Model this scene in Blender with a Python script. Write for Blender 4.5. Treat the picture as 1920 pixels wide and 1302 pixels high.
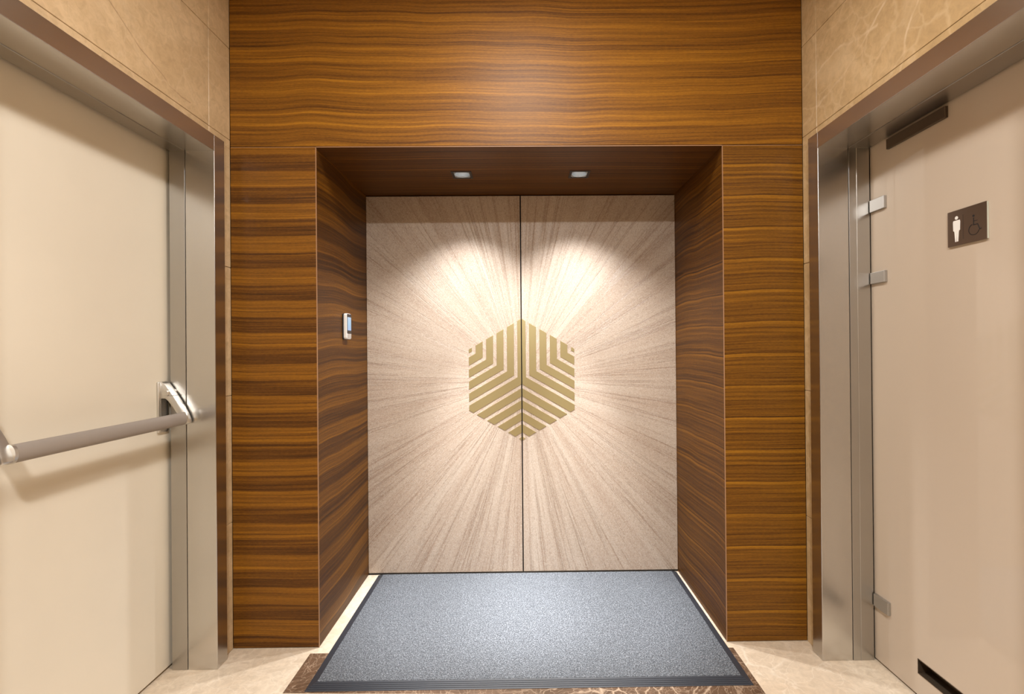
import bpy, bmesh, math, random
from mathutils import Vector, Matrix
C = bpy.context.scene
for o in list(bpy.data.objects): bpy.data.objects.remove(o)
R = math.radians
# ------------------------------------------------------------------ camera
yaw, pitch, roll = 0.00928303, 0.0028805, -0.00827132
CY, CZ, FPX = -2.32581903, 1.42411511, 907.0
cd = bpy.data.cameras.new('camera'); cam = bpy.data.objects.new('camera', cd); C.collection.objects.link(cam)
f = Vector((math.sin(yaw)*math.cos(pitch), math.cos(yaw)*math.cos(pitch), math.sin(pitch)))
r = Vector((math.cos(yaw), -math.sin(yaw), 0)); u = r.cross(f)
r2 = r*math.cos(roll)+u*math.sin(roll); u2 = -r*math.sin(roll)+u*math.cos(roll)
M = Matrix((r2, u2, -f)).transposed().to_4x4(); M.translation = (0, CY, CZ); cam.matrix_world = M
cd.sensor_fit = 'HORIZONTAL'; cd.sensor_width = 36; cd.lens = FPX/1920*36
cd.shift_x = -29.85/1920; cd.shift_y = -0.46/1920; cd.clip_start = .01; cd.clip_end = 50
C.camera = cam
# ------------------------------------------------------------------ light and exposure
W = bpy.data.worlds.new('world'); C.world = W; W.use_nodes = True
W.node_tree.nodes['Background'].inputs[0].default_value = (1, .9, .78, 1)
W.node_tree.nodes['Background'].inputs[1].default_value = 0.0
C.view_settings.view_transform = 'Standard'; C.view_settings.look = 'None'
C.view_settings.exposure = 0.0; C.view_settings.gamma = 1; C.view_settings.use_curve_mapping = False
CEIL = 3.2
def lamp_data(name, kind, e, col): l = bpy.data.lights.new(name, kind); l.energy = e; l.color = col; return l
LAMPS = [(0.0, -1.0, 29, .30), (0.0, -3.35, 150, .11)]
WARM = (1, .985, .97)
for i, (x, y, e, rd_) in enumerate(LAMPS):
    l = lamp_data('corridor_lamp_light', 'AREA', e, WARM); l.shape = 'DISK'; l.size = rd_*2
    o = bpy.data.objects.new('corridor_lamp_light', l); C.collection.objects.link(o); o.location = (x, y, CEIL-.012)
SPOTX = (-.335, .32); SPOTY = .381
for x, en_, sz_ in [(x, e_, z_) for x in SPOTX for e_, z_ in ((118, 108), (570, 41))]:      # each lamp: wide spill and narrow core of its beam
    l = lamp_data('recess_spot_light', 'SPOT', en_, (.97, .98, 1)); l.spot_size = R(sz_); l.spot_blend = 1.0; l.shadow_soft_size = .02
    o = bpy.data.objects.new('recess_spot_light', l); C.collection.objects.link(o); o.location = (x, SPOTY, 2.392)

# ------------------------------------------------------------------ node helpers
class NT:
    def __init__(s, name):
        s.m = bpy.data.materials.new(name); s.m.use_nodes = True; s.t = s.m.node_tree
        s.b = s.t.nodes['Principled BSDF']; s.n = s.t.nodes; s.l = s.t.links
        s._o = None
    def put(s, sock, v):
        if isinstance(v, bpy.types.NodeSocket): s.l.new(v, sock)
        elif v is not None:
            if hasattr(sock, 'default_value'):
                try: sock.default_value = v
                except Exception: sock.default_value = (*v, 1)
    def set(s, **k):
        for a, v in k.items(): s.put(s.b.inputs[a.replace('_', ' ')], v)
    def obj(s):
        if not s._o:
            t = s.n.new('ShaderNodeTexCoord'); s._o = t.outputs['Object']
            x = s.n.new('ShaderNodeSeparateXYZ'); s.l.new(s._o, x.inputs[0]); s.xyz = x.outputs
        return s._o
    def ax(s, i): s.obj(); return s.xyz[i]
    def math(s, op, a, b=None, c=None, clamp=False):
        n = s.n.new('ShaderNodeMath'); n.operation = op; n.use_clamp = clamp
        s.put(n.inputs[0], a); s.put(n.inputs[1], b) if b is not None else 0
        if c is not None: s.put(n.inputs[2], c)
        return n.outputs[0]
    def vec(s, x, y, z):
        n = s.n.new('ShaderNodeCombineXYZ')
        for i, v in enumerate((x, y, z)): s.put(n.inputs[i], v)
        return n.outputs[0]
    def scale(s, v, sc):
        n = s.n.new('ShaderNodeMapping'); s.l.new(v, n.inputs[0]); n.inputs['Scale'].default_value = sc; return n.outputs[0]
    def noise(s, v, scale=1, detail=2, rough=.5, dist=0):
        n = s.n.new('ShaderNodeTexNoise'); s.l.new(v, n.inputs['Vector']); n.inputs['Scale'].default_value = scale
        n.inputs['Detail'].default_value = detail; n.inputs['Roughness'].default_value = rough; n.inputs['Distortion'].default_value = dist
        return n.outputs['Fac']
    def voro(s, v, scale=1, feature='DISTANCE_TO_EDGE'):
        n = s.n.new('ShaderNodeTexVoronoi'); n.feature = feature; s.l.new(v, n.inputs['Vector']); n.inputs['Scale'].default_value = scale
        return n.outputs['Distance']
    def ramp(s, fac, stops, interp='LINEAR'):
        n = s.n.new('ShaderNodeValToRGB'); s.l.new(fac, n.inputs[0]); e = n.color_ramp.elements; n.color_ramp.interpolation = interp
        while len(e) < len(stops): e.new(.5)
        for k, (p, c) in enumerate(stops):
            e[k].position = p; e[k].color = (c, c, c, 1) if isinstance(c, (int, float)) else (*c, 1)
        return n.outputs[0]
    def mix(s, fac, a, b, mode='MIX'):
        n = s.n.new('ShaderNodeMix'); n.data_type = 'RGBA'; n.blend_type = mode
        s.put(n.inputs[0], fac)
        for i, v in ((6, a), (7, b)):
            if isinstance(v, bpy.types.NodeSocket): s.l.new(v, n.inputs[i])
            else: n.inputs[i].default_value = (*v, 1)
        return n.outputs[2]
    def bump(s, h, strength=.3, dist=.001):
        n = s.n.new('ShaderNodeBump'); s.l.new(h, n.inputs['Height']); n.inputs['Strength'].default_value = strength
        n.inputs['Distance'].default_value = dist; s.l.new(n.outputs[0], s.b.inputs['Normal'])
def srgb(r, g, b): return tuple(((c/255+.055)/1.055)**2.4 if c > 10 else c/255/12.92 for c in (r, g, b))

def plain(name, col, rough=.5, metal=0, coat=0, bump=None, spec=.5, **k):
    t = NT(name); t.set(Base_Color=col, Roughness=rough, Metallic=metal)
    t.b.inputs['Coat Weight'].default_value = coat; t.b.inputs['Specular IOR Level'].default_value = spec
    v = t.obj(); n = t.noise(v, 3, 3)
    t.put(t.b.inputs['Base Color'], t.mix(n, tuple(c*.94 for c in col), tuple(min(1, c*1.05) for c in col)))
    if bump: t.bump(t.noise(v, bump[0], 2), bump[1], bump[2])
    for a, vv in k.items(): t.put(t.b.inputs[a.replace('_', ' ')], vv)
    return t.m

def wood(name, along, across, stops, seed=0, period=.154, wav=.016, tint=(1, 1, 1), rough=.45, offs=0.):
    t = NT(name); t.obj(); a = t.ax(along); c = t.ax(across)
    w = t.noise(t.vec(t.math('MULTIPLY', a, 1.25), t.math('MULTIPLY', c, .35), seed), 1.3, 1.2, .45)
    w2 = t.noise(t.vec(t.math('MULTIPLY', a, 3.), t.math('MULTIPLY', c, 9), seed+3), 1, 1, .5)
    cc = t.math('ADD', c, t.math('MULTIPLY', t.math('SUBTRACT', w, .5), wav*4))
    cc = t.math('ADD', cc, t.math('MULTIPLY', t.math('SUBTRACT', w2, .5), .007))
    q = t.math('DIVIDE', t.math('ADD', cc, offs+30*period), period); fr = t.math('FRACT', q)
    # streaks shared by every leaf of the matched veneer, and others of their own
    st = t.noise(t.vec(t.math('MULTIPLY', a, .7), seed+7, t.math('MULTIPLY', fr, 15.)), 1, 5, .72)
    so = t.noise(t.vec(t.math('MULTIPLY', a, .9), seed+11, t.math('MULTIPLY', cc, 80.)), 1, 6, .66)
    fine = t.noise(t.vec(t.math('MULTIPLY', a, 14.), seed, t.math('MULTIPLY', cc, 700.)), 1, 2, .6)
    k = t.math('ADD', t.math('MULTIPLY', t.math('SUBTRACT', st, .5), .95), t.math('MULTIPLY', t.math('SUBTRACT', so, .5), 1.25))
    s3 = t.noise(t.vec(t.math('MULTIPLY', a, 1.6), seed+17, t.math('MULTIPLY', cc, 300.)), 1, 2, .5)
    k = t.math('ADD', k, t.math('MULTIPLY', t.math('SUBTRACT', s3, .5), .6))
    k = t.math('ADD', k, t.math('MULTIPLY', t.math('SUBTRACT', fine, .5), .35))
    pore = t.noise(t.vec(t.math('MULTIPLY', a, 55.), seed+23, t.math('MULTIPLY', cc, 330.)), 1, 3, .7)
    k = t.math('ADD', k, t.math('MULTIPLY', t.math('SUBTRACT', pore, .5), .55))
    prof = t.ramp(fr, stops)
    v = t.math('ADD', t.math('MULTIPLY_ADD', prof, .8, .1), k, clamp=True)
    col = t.ramp(v, [(0, tuple(x*y for x, y in zip((.034, .0125, .002), tint))), (.3, tuple(x*y for x, y in zip((.090, .033, .0042), tint))),
                     (.62, tuple(x*y for x, y in zip((.185, .074, .0070), tint))), (1, tuple(x*y for x, y in zip((.325, .138, .0105), tint)))])
    t.put(t.b.inputs['Base Color'], col); t.set(Roughness=rough)
    t.b.inputs['Specular IOR Level'].default_value = .22
    t.bump(fine, .12, .0004)
    return t.m

def seams(t, lines, jit=.02, freq=9):
    # distance from the surface point to hand-placed mineral seams given in the (y, z) plane of a wall
    n = t.n.new('ShaderNodeTexNoise'); t.l.new(t.obj(), n.inputs['Vector']); n.inputs['Scale'].default_value = freq; n.inputs['Detail'].default_value = 4
    def vm(op, a, b=None, sc=None):
        m = t.n.new('ShaderNodeVectorMath'); m.operation = op
        for i, v in enumerate((a, b)):
            if isinstance(v, bpy.types.NodeSocket): t.l.new(v, m.inputs[i])
            elif v is not None: m.inputs[i].default_value = v
        if sc is not None: t.l.new(sc, m.inputs['Scale'])
        return m
    p = t.vec(0., t.ax(1), t.ax(2))
    j = vm('MULTIPLY', vm('SUBTRACT', n.outputs['Color'], (.5, .5, .5)).outputs[0], (0, jit*2, jit*2)).outputs[0]
    p = vm('ADD', p, j).outputs[0]; best = None
    for ln in lines:
        for a, b_ in zip(ln, ln[1:]):
            d = Vector((0, b_[0]-a[0], b_[1]-a[1])); q = vm('SUBTRACT', p, (0, a[0], a[1])).outputs[0]
            h = vm('DOT_PRODUCT', q, tuple(d/d.length_squared)).outputs['Value']; h = t.math('ADD', h, 0., clamp=True)
            e = vm('SCALE', tuple(d), None, h).outputs[0]
            L = vm('LENGTH', vm('SUBTRACT', q, e).outputs[0]).outputs['Value']
            best = L if best is None else t.math('MINIMUM', best, L)
    return best
def stone(name, base, dark, vein, vscale=2.2, vw=.05, rough=.35, seed=0, vstr=.8, lines=None, lcol=None, lw=.003, lstr=.7, jit=.02, coat=0):
    t = NT(name); v = t.obj()
    mp = t.n.new('ShaderNodeMapping'); t.l.new(v, mp.inputs[0]); mp.inputs['Location'].default_value = (seed, seed*.7, seed*1.3)
    mp.inputs['Rotation'].default_value = (.6, .35, .2); p = mp.outputs[0]
    n1 = t.noise(p, 1.8, 5, .6, .6); n2 = t.noise(p, 28, 5, .7, .8)
    col = t.mix(t.ramp(n1, [(.38, 0), (.62, 1)]), dark, base)
    col = t.mix(t.ramp(n2, [(.35, .55), (.62, 0)]), col, tuple(x*.72 for x in dark))
    dn = t.n.new('ShaderNodeTexNoise'); t.l.new(p, dn.inputs['Vector']); dn.inputs['Scale'].default_value = 2.5; dn.inputs['Detail'].default_value = 5
    add = t.n.new('ShaderNodeVectorMath'); add.operation = 'MULTIPLY_ADD'; t.l.new(dn.outputs['Color'], add.inputs[0]); add.inputs[1].default_value = (.5, .5, .5); t.l.new(p, add.inputs[2])
    e1 = t.voro(add.outputs[0], vscale); e2 = t.voro(add.outputs[0], vscale*3.7)
    msk = t.ramp(t.noise(p, 1.7, 2), [(.42, 0), (.6, 1)])
    vf = t.math('MULTIPLY', t.ramp(e1, [(0, 1), (vw, 0)]), vstr)
    vf = t.math('MULTIPLY', vf, msk)
    vf2 = t.math('MULTIPLY', t.ramp(e2, [(0, 1), (vw*.9, 0)]), vstr*.62)
    col = t.mix(t.math('MAXIMUM', vf, vf2), col, vein)
    if lines:
        dd = seams(t, lines, jit); brk = t.ramp(t.noise(p, 9, 3, .6), [(.40, .25), (.58, 1)])
        col = t.mix(t.math('MULTIPLY', t.math('MULTIPLY', t.math('SUBTRACT', 1., t.math('DIVIDE', dd, lw), clamp=True), brk), lstr), col, lcol)
    t.put(t.b.inputs['Base Color'], col); t.set(Roughness=rough)
    t.b.inputs['Coat Weight'].default_value = coat
    return t.m

# ------------------------------------------------------------------ materials
SL = [(0, .34), (.05, .16), (.14, .34), (.24, .22), (.33, .40), (.44, .28), (.51, .42), (.55, .80), (.62, .68), (.78, .54), (.90, .62), (.975, .58), (1, .34)]
SR = [(0, .12), (.04, .52), (.10, .42), (.30, .50), (.42, .34), (.55, .50), (.66, .40), (.74, .66), (.80, .36), (.86, .50), (.93, .82), (.975, .80), (1, .12)]
m_wl = wood('walnut_left', 0, 2, SL, 1, offs=.02)
m_wr = wood('walnut_right', 0, 2, SR, 5, tint=(1.05, 1.1, 1), wav=.012)
ST = [(0, .50), (.08, .40), (.2, .55), (.3, .44), (.42, .52), (.5, .50), (.55, .74), (.66, .66), (.8, .58), (.92, .68), (1, .50)]
m_wt = wood('walnut_top', 0, 2, ST, 9, tint=(1.15, 1.18, 1.1), offs=.05, wav=.022)
m_wil = wood('walnut_recess_left_shaded', 1, 2, SL, 13, tint=(.67, .63, .64), wav=.03, offs=.02)  # redder walnut, also darkened: shade of the recess put into the tint
m_wir = wood('walnut_recess_right_shaded', 1, 2, SR, 17, tint=(.64, .60, .60), wav=.035)  # right recess side likewise, its tint lowered to carry shade
m_ws = wood('walnut_soffit_shaded', 0, 1, SR, 21, tint=(.58, .52, .6), wav=.01)  # darker copy of the walnut, shade under the soffit put into its colour
m_band = plain('walnut_edge_band', (.34, .19, .10), .4)
m_stL = stone('stone_left', (.62, .46, .28), (.51, .36, .20), (.68, .53, .36), 1.3, .03, .4, 2.3, .35,
    lines=[[(-.78, 2.61), (-.674, 2.618), (-.5445, 2.536), (-.4514, 2.507), (-.4126, 2.492), (-.401, 2.481)], [(-.395, 2.478), (-.33, 2.4675), (-.2756, 2.473)]], lcol=(.20, .12, .06), lw=.0035, lstr=.75, jit=.006)
m_stR = stone('stone_right', (.58, .42, .235), (.47, .325, .165), (.68, .53, .34), 1.5, .06, .4, 7.1, .5,
    lines=[[(-.115, 2.52), (-.30, 2.56), (-.4857, 2.668), (-.56, 2.72)], [(-.10, 2.68), (-.25, 2.70), (-.50, 2.64)], [(-.613, 2.41), (-.639, 2.527), (-.686, 2.605)]], lcol=(.72, .58, .40), lw=.009, lstr=.6, jit=.030)
m_floor = stone('floor_marble', (.70, .60, .47), (.60, .48, .35), (.78, .70, .58), 2.5, .03, .32, 4.4, .6)
m_inlay = stone('dark_marble', (.15, .090, .055), (.075, .042, .024), (.46, .34, .24), 9, .05, .3, 9.9, .9)
m_metal = plain('champagne_metal', (.60, .585, .56), .265, 1)
m_metal2 = plain('champagne_metal_inner', (.48, .465, .44), .30, 1)
m_cream = plain('cream_paint', (.70, .64, .53), .42, bump=(160, .03, .0005), spec=.35)
m_sat = plain('satin_steel', (.50, .495, .485), .38, 1)
m_bar = plain('taupe_bar', (.30, .262, .23), .55, .15)
m_chrome = plain('polished_nickel', (.68, .665, .63), .38, 1)
m_dark = plain('dark_void', (.012, .010, .008), .7)
m_bronze = plain('dark_bronze', (.10, .072, .048), .38, .6)
m_brownmetal = plain('brown_sign_metal', (.20, .15, .115), .34, .85)
m_black = plain('black_plastic', (.018, .018, .02), .35)
m_white = plain('white_plastic', (.80, .79, .76), .35)
m_grey = plain('grey_keypad', (.42, .38, .35), .45)
m_rub = plain('grey_rubber', (.024, .027, .034), .45, bump=(300, .3, .0005))
m_brass = plain('brushed_brass', (.40, .33, .165), .42, .8)
m_alu = plain('reflector_aluminium', (.74, .77, .78), .42, .55)
m_wallw = plain('ceiling_paint', (.78, .72, .62), .8)

# frosted glass with a polished face
t = NT('frosted_glass_beige'); v = t.obj()
t.set(Base_Color=(.52, .40, .285), Roughness=.55); t.b.inputs['Coat Weight'].default_value = .6
t.b.inputs['Coat Roughness'].default_value = .03; t.b.inputs['Coat IOR'].default_value = 1.5
t.put(t.b.inputs['Base Color'], t.mix(t.noise(v, .9, 2), (.49, .412, .33), (.52, .436, .348)))
m_glass = t.m
m_gedge = plain('glass_edge', (.62, .66, .56), .15)

# limed oak laid radially round the emblem
ECX, ECZ = -.0122, 1.226
def oak(name):
    t = NT(name); t.obj(); dx = t.math('SUBTRACT', t.ax(0), ECX); dz = t.math('SUBTRACT', t.ax(2), ECZ)
    rr = t.math('SQRT', t.math('ADD', t.math('MULTIPLY', dx, dx), t.math('MULTIPLY', dz, dz)))
    ux = t.math('DIVIDE', dx, rr); uz = t.math('DIVIDE', dz, rr)
    def rad(k, kr, seed=0): return t.vec(t.math('MULTIPLY', ux, k), t.math('ADD', t.math('MULTIPLY', rr, kr), seed), t.math('MULTIPLY', uz, k))
    big = t.noise(rad(7, .6), 1, 3, .6); mid = t.noise(rad(34, .8, 3), 1, 4, .65); fine = t.noise(rad(260, 1.4, 9), 1, 3, .7)
    pore = t.noise(rad(190, 60., 5), 1, 3, .7)
    speck = t.noise(t.obj(), 210, 3, .7)
    lines = t.math('MULTIPLY', t.ramp(fine, [(.50, 0), (.58, 1)]), t.ramp(mid, [(.48, 0), (.58, 1)]))
    col = t.mix(t.ramp(big, [(.35, 0), (.65, 1)]), (.42, .325, .25), (.49, .405, .325))
    col = t.mix(t.math('MULTIPLY', t.ramp(mid, [(.38, 0), (.66, 1)]), .31), col, (.34, .24, .165))
    col = t.mix(t.math('MULTIPLY', t.ramp(pore, [(.5, 0), (.64, 1)]), .40), col, (.22, .15, .105))
    col = t.mix(t.math('MULTIPLY', lines, .5), col, (.24, .135, .08))
    col = t.mix(t.math('MULTIPLY', t.ramp(speck, [(.50, 0), (.62, 1)]), .38), col, (.66, .60, .53))
    t.put(t.b.inputs['Base Color'], col); t.set(Roughness=.42)
    h = t.math('ADD', t.math('MULTIPLY', pore, -.6), t.math('ADD', t.math('MULTIPLY', speck, .4), t.math('MULTIPLY', lines, -1.2)))
    t.bump(h, .45, .002)
    return t.m
m_oak = oak('limed_oak_radial')

# loop pile mat
t = NT('mat_pile'); v = t.obj(); n = t.noise(v, 190, 2, .6, .4); n3 = t.noise(v, 420, 2, .6)
k = t.math('ADD', t.math('MULTIPLY', n, .7), t.math('MULTIPLY', n3, .3))
t.put(t.b.inputs['Base Color'], t.ramp(k, [(.36, (.012, .014, .018)), (.5, (.058, .065, .075)), (.62, (.19, .203, .222))])); t.set(Roughness=.75)
t.b.inputs['Specular IOR Level'].default_value = .6
t.bump(k, .8, .004); m_pile = t.m

def emis(name, col, s):
    t = NT(name); t.set(Base_Color=(0, 0, 0)); t.put(t.b.inputs['Emission Color'], (*col, 1)); t.b.inputs['Emission Strength'].default_value = s
    t.put(t.b.inputs['Base Color'], t.mix(t.noise(t.obj(), 5), (.5, .5, .5), (.55, .55, .55))); return t.m
m_led = emis('led_disc', (.95, .98, 1), 12)
m_lampglow = emis('corridor_lamp_diffuser', (1, .88, .72), 9)
t = NT('lcd_screen'); g = t.ramp(t.math('MULTIPLY_ADD', t.ax(2), 11.1, -16.9), [(0, (.40, .58, .95)), (.5, (.42, .72, .98)), (1, (.62, .80, 1))])
t.set(Base_Color=(.05, .05, .06), Roughness=.2); t.l.new(g, t.b.inputs['Emission Color']); t.b.inputs['Emission Strength'].default_value = .75; m_lcd = t.m

# ------------------------------------------------------------------ mesh helpers
def box(bm, x0, x1, y0, y1, z0, z1, bev=0, seg=2):
    ge = bmesh.ops.create_cube(bm, size=1); vs = ge['verts']
    sx, sy, sz = abs(x1-x0), abs(y1-y0), abs(z1-z0)
    for q in vs: q.co = Vector(((x0+x1)/2+q.co.x*sx, (y0+y1)/2+q.co.y*sy, (z0+z1)/2+q.co.z*sz))
    if bev:
        es = list({e for q in vs for e in q.link_edges})
        bmesh.ops.bevel(bm, geom=es, offset=bev, segments=seg, profile=.5, affect='EDGES')
def prism(bm, pts, axis, a, b, bev=0):
    # pts: 2-D outline in the two other axes, extruded along axis from a to b
    def co(p, h):
        return Vector((h, p[0], p[1])) if axis == 0 else Vector((p[0], h, p[1])) if axis == 1 else Vector((p[0], p[1], h))
    v0 = [bm.verts.new(co(p, a)) for p in pts]; v1 = [bm.verts.new(co(p, b)) for p in pts]
    n = len(pts); fs = [bm.faces.new(v0), bm.faces.new(v1[::-1])]
    for i in range(n): fs.append(bm.faces.new((v0[i], v1[i], v1[(i+1) % n], v0[(i+1) % n])))
    bmesh.ops.recalc_face_normals(bm, faces=fs)
    if bev:
        es = [e for q in v0+v1 for e in q.link_edges]; es = list(set(es))
        bmesh.ops.bevel(bm, geom=es, offset=bev, segments=2, profile=.5, affect='EDGES')
def cyl(bm, c, rad, depth, axis=2, n=32, r2=None, sx=1, sy=1):
    rot = Matrix.Identity(4) if axis == 2 else Matrix.Rotation(R(90), 4, 'X') if axis == 1 else Matrix.Rotation(R(90), 4, 'Y')
    g = bmesh.ops.create_cone(bm, cap_ends=True, segments=n, radius1=rad, radius2=rad if r2 is None else r2, depth=depth)
    for q in g['verts']:
        q.co.x *= sx; q.co.y *= sy
    bmesh.ops.transform(bm, verts=g['verts'], matrix=Matrix.Translation(c) @ rot)
def obj(name, bm, mat, parent=None, smooth=False):
    me = bpy.data.meshes.new(name); bm.normal_update(); bm.to_mesh(me); bm.free()
    o = bpy.data.objects.new(name, me); C.collection.objects.link(o)
    me.materials.append(mat)
    if smooth:
        for p in me.polygons: p.use_smooth = True
        try: me.set_sharp_from_angle(angle=R(35))
        except Exception: pass
    if parent:
        o.parent = parent
        q = parent
        off = Vector((0, 0, 0))
        while q: off += q.location; q = q.parent
        o.location = -off
    return o
def tag(o, label, cat, kind=None, group=None):
    o['label'] = label; o['category'] = cat
    if kind: o['kind'] = kind
    if group: o['group'] = group
    return o
def empty(name, loc, label, cat, kind=None, group=None):
    o = bpy.data.objects.new(name, None); C.collection.objects.link(o); o.location = loc; o.empty_display_size = .1
    return tag(o, label, cat, kind, group)
B = bmesh.new

# ------------------------------------------------------------------ key dimensions
XL, XR = -1.3964, 1.3583            # stone walls
OL, OR = -.9877, .9684              # opening of the recess
D = .7363                           # depth of the recess
HZ = 2.40                           # head of the opening
YB = -6.0                           # far end of the corridor behind the camera

# ------------------------------------------------------------------ floor and ceiling
b = B(); q = [(-1.011, -.306), (.980, -.358), (.980, -.044), (-1.011, -.044)]
# floor in four slabs round the inlay so that nothing overlaps
prism(b, [(-1.75, YB), (1.75, YB), (1.75, -.358-.0202), (-1.75, -.306+.0196)][:2]+[(1.75, -.378), (.980, -.358), (-1.011, -.306), (-1.75, -.287)], 2, -.05, 0)
prism(b, [(-1.75, -.287), (-1.011, -.306), (-1.011, -.044), (-1.75, -.044)], 2, -.05, 0)
prism(b, [(.980, -.358), (1.75, -.378), (1.75, -.044), (.980, -.044)], 2, -.05, 0)
prism(b, [(-1.75, -.044), (1.75, -.044), (1.75, .9), (-1.75, .9)], 2, -.05, 0)
fl = obj('floor', b, m_floor); tag(fl, 'pale beige marble floor in front of and inside the wooden recess', 'floor', 'structure')
b = B(); prism(b, q, 2, -.05, .0)
tag(obj('trim_1', b, m_inlay), 'dark brown veined marble inlay slab in the floor, mostly under the mat', 'floor inlay', 'structure')
b = B(); box(b, -1.75, 1.75, YB, .9, CEIL, CEIL+.06)
tag(obj('ceiling', b, m_wallw), 'plain pale ceiling of the corridor', 'ceiling', 'structure')
b = B(); box(b, XL-.4, XR+.4, YB-.1, YB, 0, CEIL)  # out of view; its dark finish is chosen to lower the ambient light
tag(obj('wall_rear', b, m_wil), 'unseen wall at the far end of the corridor, dark walnut to cut bounced light', 'wall', 'structure')

# ------------------------------------------------------------------ stone side walls (slabs with fine joints)
def side_wall(name, s, X, joint, fr_y0, fr_y1, mat, label):
    # s=-1 left, +1 right. opening from fr_y0 to fr_y1 (towards camera), head 2.387
    b = B(); g = .0011; T = .02; bev = .0012
    ys = [0, joint, joint-1.2, joint-2.4, joint-3.6, joint-4.8, YB]
    zs = [0, .605, 1.21, 1.82, 2.431, 2.869, CEIL]
    oy0, oy1, oz = fr_y0-.004, fr_y1+.004, 2.387
    def slab(y0, y1, z0, z1, gy0=g, gy1=g, gz0=g, gz1=g):
        if abs(y0-y1) < .006 or z1-z0 < .006: return
        xa, xb = (X-T, X) if s < 0 else (X, X+T)
        box(b, xa, xb, min(y0, y1)+gy1, max(y0, y1)-gy0, z0+gz0, z1-gz1, bev, 1)
    for i in range(len(zs)-1):
        z0, z1 = zs[i], zs[i+1]
        for j in range(len(ys)-1):
            y0, y1 = ys[j], ys[j+1]
            if z0 >= 2.43 or y0 <= oy1 or y1 >= oy0: slab(y0, y1, z0, z1); continue
            # cell meets the opening
            if y0 > oy0: slab(y0, oy0, z0, min(z1, oz) if z1 > oz else z1, g, 0, g, 0 if z1 > oz else g)
            if y1 < oy1: slab(oy1, y1, z0, min(z1, oz) if z1 > oz else z1, 0, g, g, 0 if z1 > oz else g)
            if z1 > oz: slab(y0, y1, oz, z1, g, g, 0, g)
    w = obj(name, b, mat); tag(w, label, 'wall', 'structure')
    b = B(); x0, x1 = (X-.33, X-T-.0005) if s < 0 else (X+T+.0005, X+.33)
    box(b, x0, x1, -.06, .9, 0, CEIL); box(b, x0, x1, YB, fr_y1-.02, 0, CEIL); box(b, x0, x1, fr_y1-.02, -.06, 2.37, CEIL)
    k = obj('wall_core', b, m_dark, w)
    return w
side_wall('wall_left', -1, XL, -.156, -.079, -1.27, m_stL, 'beige stone slab wall on the left around the cream door')
side_wall('wall_right', 1, XR, -.115, -.075, -1.27, m_stR, 'honey beige veined stone slab wall on the right around the glass door')

# ------------------------------------------------------------------ wooden front wall with recess
wf = empty('wall_front', (0, 0, 0), 'glossy striped walnut veneer wall with the deep door recess', 'wall', 'structure')
g = .001; bv = .0012
b = B(); box(b, XL+.0006, XR-.0006, 0, .04, HZ+.0015, CEIL-.001, bv, 2); obj('upper_panel', b, m_wt, wf)
b = B(); box(b, XL+.0006, OL-.002, 0, .04, .003, HZ-.0015, bv, 2); obj('side_panel', b, m_wl, wf)
b = B(); box(b, OR+.002, XR-.0006, 0, .04, .003, HZ-.0015, bv, 2); obj('side_panel', b, m_wr, wf)
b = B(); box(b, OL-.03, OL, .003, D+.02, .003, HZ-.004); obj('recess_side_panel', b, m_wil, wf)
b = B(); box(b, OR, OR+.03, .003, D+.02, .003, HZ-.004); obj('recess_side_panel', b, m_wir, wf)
# light edge banding round the opening
b = B(); box(b, OL-.0018, OL+.0012, -.0008, .0035, .003, HZ-.001); box(b, OR-.0012, OR+.0018, -.0008, .0035, .003, HZ-.001)
box(b, OL-.0018, OR+.0018, -.0008, .0035, HZ-.0042, HZ-.0012); obj('edge_banding', b, m_band, wf)
b = B(); box(b, XL+.002, OL-.002, -.0004, .004, HZ-.0042, HZ-.0022); box(b, OR+.002, XR-.002, -.0004, .004, HZ-.0042, HZ-.0022); obj('edge_banding', b, m_band, wf)
# soffit with two square holes
hs = .0485; xs = [OL-.03, SPOTX[0]-hs, SPOTX[0]+hs, SPOTX[1]-hs, SPOTX[1]+hs, OR+.03]; yy = [.003, SPOTY-hs, SPOTY+hs, D+.02]
b = B()
for i in range(5):
    for j in range(3):
        if j == 1 and i in (1, 3): continue
        box(b, xs[i], xs[i+1], yy[j], yy[j+1], HZ-.003, HZ+.02)
obj('recess_soffit', b, m_ws, wf)
b = B(); box(b, XL-.3, XR+.3, D+.06, D+.1, 0, CEIL); box(b, OL+.0005, OR-.0005, D+.003, D+.058, .0003, .0115); box(b, XL-.02, XR+.02, .05, D+.06, HZ+.12, HZ+.14)  # black sheets and threshold strip stand in for darkness in the door gaps
box(b, OL-.05, OL-.032, .045, D+.06, 0, HZ+.12); box(b, OR+.032, OR+.05, .045, D+.06, 0, HZ+.12); obj('backing', b, m_dark, wf)

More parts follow.
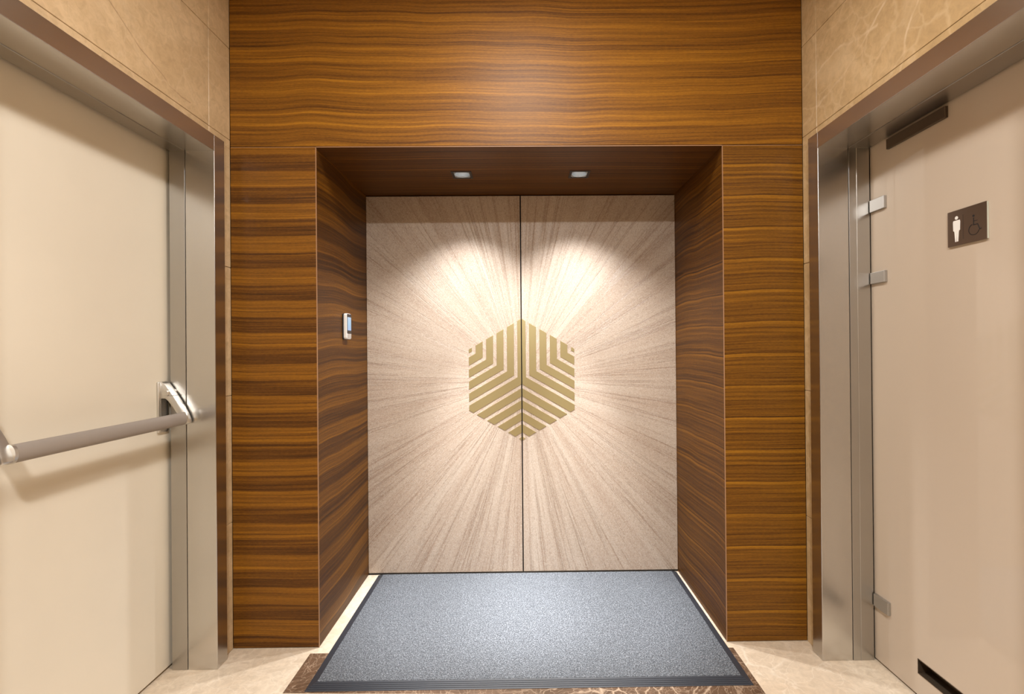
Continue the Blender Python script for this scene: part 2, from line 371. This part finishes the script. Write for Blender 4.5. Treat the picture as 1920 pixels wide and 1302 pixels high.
# ------------------------------------------------------------------ central double door with the brass emblem
EW = .3335; ER = EW/math.cos(R(30)); T30 = math.tan(R(30)); C30 = math.cos(R(30))
def emblem(parent, s, cx):
    k = EW/431.
    bands = [(0, 34), (62, 119), (147, 204), (232, 289), (317, 375), (405, 431)]
    def add(pts):
        pl = []
        for p in pts:
            if not pl or (abs(p[0]-pl[-1][0])+abs(p[1]-pl[-1][1])) > 1e-4: pl.append(p)
        if abs(pl[0][0]-pl[-1][0])+abs(pl[0][1]-pl[-1][1]) < 1e-4: pl.pop()
        # clip to the leaf edge
        P = [(ECX+s*max(a, .0034), ECZ+z) for a, z in pl]
        b = B(); prism(b, P, 1, D-.0016, D+.0005, .0004)
        obj('brass_inlay', b, m_brass, parent)
    for i, (t0, t1) in enumerate(bands):
        t0 *= k; t1 *= k
        if i == 0:
            s1 = t1/C30; a1 = (ER-s1)/(2*T30)
            add([(0, ER), (t1, ER-t1*T30), (t1, t1*T30), (EW, (2*t1-EW)*T30), (EW, -ER/2), (a1, -ER+a1*T30), (0, -s1)])
        else:
            add([(t0, ER-t0*T30), (t1, ER-t1*T30), (t1, t1*T30), (EW, (2*t1-EW)*T30), (EW, (2*t0-EW)*T30), (t0, t0*T30)])
            s0, s1 = t0/C30, t1/C30; a0, a1 = (ER-s0)/(2*T30), (ER-s1)/(2*T30)
            add([(0, -s0), (a0, -ER+a0*T30), (a1, -ER+a1*T30), (0, -s1)])
SEAM = -.0126
for nm, x0, x1, s, lab in (('door_1', OL+.001, SEAM-.0036, -1, 'left leaf of the pale limed oak double door with half a brass hexagon'),
                           ('door_2', SEAM+.0036, OR-.001, 1, 'right leaf of the pale limed oak double door with half a brass hexagon')):
    b = B(); box(b, x0, x1, D, D+.045, .013, HZ-.010, .0015, 2)
    dl = obj(nm, b, m_oak); tag(dl, lab, 'door', 'structure'); emblem(dl, s, ECX)

# ------------------------------------------------------------------ side door frames
def frame(name, s, X, depth1, depth2, label):
    # X corridor face, depth1 groove, depth2 rebate end
    def sx(a, c): return (min(s*a, s*c), max(s*a, s*c))
    Y0, Y1, ZI, ZO = -.077, -.150, 2.320, 2.392; YE0, YE1 = -1.19, -1.265
    b = B()
    a, c = sx(X, depth1-.0012)
    box(b, a, c, Y1, Y0, 0, ZO, .0018, 2); box(b, a, c, YE1, YE0, 0, ZO, .0018, 2); box(b, a, c, YE0+.0, Y1, ZI, ZO, .0018, 2)
    fr = obj(name, b, m_metal); tag(fr, label, 'door frame', 'structure')
    b = B(); a, c = sx(depth1+.0012, depth2)
    box(b, a, c, Y1-.0006, Y0, 0, ZO, .0014, 2); box(b, a, c, YE1, YE0, 0, ZO, .0014, 2); box(b, a, c, YE0, Y1, ZI-.0006, ZO, .0014, 2)
    obj('door_stop', b, m_metal2, fr)
    b = B(); a, c = sx(X+.01, depth2-.004); box(b, a, c, Y1+.006, Y0-.004, 0, ZO-.004); obj('groove_back', b, m_dark, fr)
    return fr
frL = frame('trim_2', -1, 1.3765, 1.508, 1.578, 'satin metal frame round the cream door on the left')
frR = frame('trim_3', 1, 1.3392, 1.4785, 1.5740, 'satin metal frame round the frosted glass door on the right')
# extra thin rib of the right frame
b = B(); box(b, 1.514, 1.5165, -.1525, -.149, 0, 2.319, .0006, 1); obj('rib', b, m_sat, frR)

# ------------------------------------------------------------------ left cream door with push bar
b = B(); box(b, -1.645, -1.600, -1.25, -.112, .012, 2.345, .002, 2)
dL = obj('door_3', b, m_cream); tag(dL, 'cream painted door on the left with a horizontal push bar', 'door', 'structure')
def bar_end(yc, mat_arm):
    w = .029; DX = -1.600
    b = B(); box(b, DX, DX+.011, yc-w, yc+w, 1.066, 1.289, .004, 3)
    pl = obj('mounting_plate', b, m_chrome, dL, True)
    b = B(); box(b, DX+.0105, DX+.0125, yc-w+.010, yc+w-.012, 1.072, 1.215, .0008, 1); obj('slot', b, m_sat, pl)
    prof = [(0, 1.290), (.013, 1.291), (.027, 1.283), (.042, 1.263), (.060, 1.236), (.079, 1.206), (.097, 1.176), (.111, 1.149), (.121, 1.123), (.123, 1.107), (.113, 1.099),
            (.102, 1.104), (.094, 1.126), (.079, 1.152), (.061, 1.180), (.043, 1.204), (.030, 1.216), (.014, 1.216), (0, 1.210)]
    b = B(); prism(b, [(DX+o, z) for o, z in prof], 1, yc-.019, yc+.019, .0045)
    arm = obj('lever_arm', b, mat_arm, dL, True)
    b = B(); cyl(b, Vector((DX+.037, yc, 1.243)), .015, .056, 1, 28)
    bmesh.ops.bevel(b, geom=[e for e in b.edges if e.calc_length() < .005 or len(e.link_faces) == 2 and e.calc_face_angle(0) > 1], offset=.004, segments=3, affect='EDGES')
    obj('pivot', b, m_chrome, arm, True)
    b = B(); box(b, DX+.0405, DX+.0652, yc-.0193, yc+.0193, 1.2285, 1.2298); obj('joint_line', b, m_black, arm)
bar_end(-.176, m_chrome); bar_end(-.925, m_chrome)
b = B(); cyl(b, Vector((-1.4915, -.55, 1.128)), .0275, .716, 1, 48, sx=.66)
obj('push_bar', b, m_bar, dL, True)
b = B(); cyl(b, Vector((-1.4915, -.193, 1.128)), .029, .007, 1, 48, sx=.68); obj('end_ring', b, m_chrome, dL, True)
b = B(); cyl(b, Vector((-1.4915, -.907, 1.128)), .0288, .010, 1, 48, sx=.68); obj('end_ring', b, m_chrome, dL, True)

# ------------------------------------------------------------------ right glass door
GX = 1.583
b = B(); x0, x1 = GX, GX+.010; y0, y1 = -1.2, -.142; sy0, sy1, sz0, sz1 = -.95, -.3835, .099, .158
for (a, c, e, h) in ((y0, y1, sz1, 2.330), (y0, y1, .010, sz0), (sy1, y1, sz0, sz1), (y0, sy0, sz0, sz1)):
    v = [b.verts.new(Vector((x, y, z))) for x in (x0, x1) for y in (a, c) for z in (e, h)]
    for fc in ((0, 1, 3, 2), (4, 6, 7, 5), (0, 2, 6, 4), (1, 5, 7, 3), (0, 4, 5, 1), (2, 3, 7, 6)): b.faces.new([v[i] for i in fc])
bmesh.ops.recalc_face_normals(b, faces=b.faces)
dR = obj('door_4', b, m_glass); tag(dR, 'frameless frosted beige glass door on the right with steel hinge clamps', 'door', 'structure')
for z0, z1 in ((2.0225, 2.0765), (1.700, 1.7505), (.2500, .3055)):
    b = B(); box(b, GX-.0135, GX-.0003, -.2415, -.1545, z0, z1, .0015, 2); box(b, GX+.0103, GX+.022, -.2415, -.1545, z0, z1, .0015, 2)
    hc = obj('hinge_clamp', b, m_sat, dR)
    b = B(); box(b, GX-.0139, GX-.0134, -.2405, -.2385, z0+.002, z1-.002); obj('clamp_edge', b, m_chrome, hc)
b = B(); box(b, GX-.013, GX-.0003, -.549, -.257, 2.268, 2.311, .0012, 1); box(b, GX+.0103, GX+.022, -.549, -.257, 2.268, 2.311, .0012, 1)
obj('patch_rail', b, m_bronze, dR)
b = B(); e = .0022
box(b, GX-.002, GX+.055, sy1-e, sy1, sz0, sz1); box(b, GX-.002, GX+.055, sy0, sy1, sz1-e, sz1); box(b, GX-.002, GX+.055, sy0, sy1, sz0, sz0+e); box(b, GX-.002, GX+.055, sy0, sy0+e, sz0, sz1)
box(b, GX+.055, GX+.06, sy0, sy1, sz0, sz1)
obj('vent_slot', b, m_bronze, dR)

# rooms behind the side doors are closed off by plain backing
# ------------------------------------------------------------------ restroom sign
FX = GX-.0085
sg = empty('restroom_sign', (GX-.004, -.626, 1.847), 'square brown metal restroom sign with man and wheelchair symbols on glass door', 'sign')
b = B(); box(b, GX-.0065, GX-.0003, -.7005, -.5515, 1.7845, 1.9105, .0008, 1); obj('acrylic_backing', b, m_gedge, sg)
b = B(); box(b, FX, GX-.0068, -.7015, -.5500, 1.7830, 1.9115, .0003, 1); obj('face_plate', b, m_brownmetal, sg)
def disc_pts(cy, cz, rd, n=20): return [(cy+rd*math.cos(i*2*math.pi/n), cz+rd*math.sin(i*2*math.pi/n)) for i in range(n)]
b = B(); MY = -.5875
prism(b, disc_pts(MY, 1.8835, .0062), 0, FX-.0008, FX+.0001)
body = [(.013, 1.8745), (-.013, 1.8745), (-.0145, 1.868), (-.0135, 1.838), (-.0095, 1.836), (-.0085, 1.830), (-.0060, 1.7975), (-.0012, 1.7975), (-.0002, 1.826), (.0002, 1.826), (.0012, 1.7975), (.0060, 1.7975), (.0085, 1.830), (.0095, 1.836), (.0135, 1.838), (.0145, 1.868)]
prism(b, [(MY+p, z) for p, z in body], 0, FX-.0008, FX+.0001)
obj('man_symbol', b, m_white, sg)
b = B(); box(b, FX-.0005, FX+.0001, -.6135, -.6128, 1.802, 1.889); obj('divider_line', b, m_black, sg)
b = B(); WY, WZ, WR = -.6545, 1.8265, .0195
def ribbon(b, pts, w):
    for p, q2 in zip(pts, pts[1:]):
        d = Vector((q2[0]-p[0], q2[1]-p[1])); L = d.length; n = Vector((-d.y, d.x))/L*w/2; e2 = d/L*w*.25
        P = [(p[0]-n.x-e2.x, p[1]-n.y-e2.y), (q2[0]-n.x+e2.x, q2[1]-n.y+e2.y), (q2[0]+n.x+e2.x, q2[1]+n.y+e2.y), (p[0]+n.x-e2.x, p[1]+n.y-e2.y)]
        prism(b, P, 0, FX-.0005, FX+.0001)
# viewer's right is -y
ribbon(b, [(WY-WR*math.cos(R(a)), WZ+WR*math.sin(R(a))) for a in range(110, 346, 9)], .0022)
ribbon(b, [(WY+.001, 1.866), (WY+.001, 1.842), (WY-.014, 1.842), (WY-.022, 1.822), (WY-.028, 1.824)], .0030)
ribbon(b, [(WY+.001, 1.855), (WY-.013, 1.855)], .0022)
prism(b, disc_pts(WY+.001, 1.8735, .0042), 0, FX-.0005, FX+.0001)
obj('wheelchair_symbol', b, m_black, sg)

# ------------------------------------------------------------------ access reader on the left recess wall
rd = empty('access_reader', (OL, .359, 1.551), 'small white door entry reader with glowing blue screen on the left recess side', 'entry reader')
def rrect(y0, y1, z0, z1, rr, n=6):
    P = []
    for cy, cz, a0 in ((y1-rr, z1-rr, 0), (y0+rr, z1-rr, 90), (y0+rr, z0+rr, 180), (y1-rr, z0+rr, 270)):
        P += [(cy+rr*math.cos(R(a0+90*i/n)), cz+rr*math.sin(R(a0+90*i/n))) for i in range(n+1)]
    return P
b = B(); prism(b, rrect(.322, .396, 1.480, 1.622, .010), 0, OL+.0002, OL+.006); obj('back_plate', b, m_black, rd)
b = B(); prism(b, rrect(.325, .395, 1.482, 1.6235, .012), 0, OL+.006, OL+.024, .003); obj('housing', b, m_white, rd, True)
b = B(); prism(b, rrect(.328, .393, 1.512, 1.6205, .008), 0, OL+.0235, OL+.0250); obj('bezel', b, m_black, rd)
b = B(); box(b, OL+.0248, OL+.0255, .3345, .3865, 1.5300, 1.6030); obj('screen', b, m_lcd, rd)
b = B(); prism(b, rrect(.330, .391, 1.486, 1.510, .005), 0, OL+.0236, OL+.0246); obj('keypad', b, m_grey, rd)

# ------------------------------------------------------------------ recess downlights
def downlight(x, label):
    e = empty('recessed_downlight', (x, SPOTY, HZ-.003), label, 'ceiling light', group='downlights in the recess soffit')
    h = .0565; i = .0430; b = B(); zz = HZ-.0055
    for (a, c, d2, f2) in ((-h, h, i, h), (-h, h, -h, -i), (-h, -i, -i, i), (i, h, -i, i)):
        box(b, x+a, x+c, SPOTY+d2, SPOTY+f2, zz, HZ-.0032, .0005, 1)
    obj('trim_ring', b, m_black, e)
    b = B(); n = 32; hh = .046; prev = None
    def sq(a):
        c, d = math.cos(a), math.sin(a); m = i/max(abs(c), abs(d)); return (x+c*m, SPOTY+d*m, HZ-.0035)
    rows = [[sq(2*math.pi*(k+.5)/n) for k in range(n)]]
    for q in range(7):
        tq = q/6; rad = .0425*math.cos(tq*R(62)); z = HZ-.002+hh*math.sin(tq*R(62))/math.sin(R(62))
        rows.append([(x+rad*math.cos(2*math.pi*(k+.5)/n), SPOTY+rad*math.sin(2*math.pi*(k+.5)/n), z) for k in range(n)])
    V = [[b.verts.new(Vector(p)) for p in rw] for rw in rows]
    for r0_, r1_ in zip(V, V[1:]):
        for k in range(n): b.faces.new((r0_[k], r1_[k], r1_[(k+1) % n], r0_[(k+1) % n]))
    bmesh.ops.solidify(b, geom=list(b.faces), thickness=-.0015)
    obj('reflector', b, m_alu, e, True)
    b = B(); cyl(b, Vector((x, SPOTY, HZ+hh-.003)), .019, .003, 2, 24); obj('led_disc', b, m_led, e)
downlight(SPOTX[0], 'left of the two small square downlights in the recess ceiling')
downlight(SPOTX[1], 'right of the two small square downlights in the recess ceiling')

# ------------------------------------------------------------------ corridor ceiling lamps (above and behind the camera)
for i, (x, y, e, rd_) in enumerate(LAMPS):
    lb = ('round ceiling lamp nearest the wooden wall', 'round ceiling lamp further from the wooden wall, down the corridor')[i]
    en = empty('ceiling_lamp', (x, y, CEIL), lb, 'ceiling light', group='corridor ceiling lamps')
    b = B(); cyl(b, Vector((x, y, CEIL-.005)), rd_+.03, .010, 2, 48); obj('lamp_ring', b, m_white, en)
    b = B(); cyl(b, Vector((x, y, CEIL-.0103)), rd_+.002, .001, 2, 48); obj('diffuser', b, m_lampglow, en)

# ------------------------------------------------------------------ entrance mat
mt = empty('entrance_mat', (.016, .21, 0), 'large grey loop pile entrance mat with dark rubber edge before the double door', 'door mat')
x0, x1, y0, y1 = -.924, .9560, -.300, .7310; bw, fw, kw, th = .031, .050, .006, .009
b = B()
def ring(x0, x1, y0, y1, z): return [b.verts.new(Vector(p)) for p in ((x0, y0, z), (x1, y0, z), (x1, y1, z), (x0, y1, z))]
r0 = ring(x0, x1, y0, y1, .0002); ra = ring(x0, x1, y0, y1, .0014)
r1 = ring(x0+bw, x1-bw, y0+fw, y1-kw, th); r3 = ring(x0+bw, x1-bw, y0+fw, y1-kw, .0002)
for A_, B_ in ((r0, ra), (ra, r1), (r1, r3)):
    for k in range(4): b.faces.new((A_[k], A_[(k+1) % 4], B_[(k+1) % 4], B_[k]))
bmesh.ops.recalc_face_normals(b, faces=b.faces)
for k in range(1, 5):      # fine moulded ribs along the front edge
    tt = k/5; yy2 = y0+fw*tt; zz = .0014+(th-.0014)*tt
    box(b, x0+bw*tt+.002, x1-bw*tt-.002, yy2-.0016, yy2+.0016, zz-.001, zz+.0009)
obj('rubber_border', b, m_rub, mt)
b = B(); box(b, x0+bw+.0004, x1-bw-.0004, y0+fw+.0004, y1-kw-.0004, .0003, th+.0008, .0015, 1); obj('carpet_panel', b, m_pile, mt)
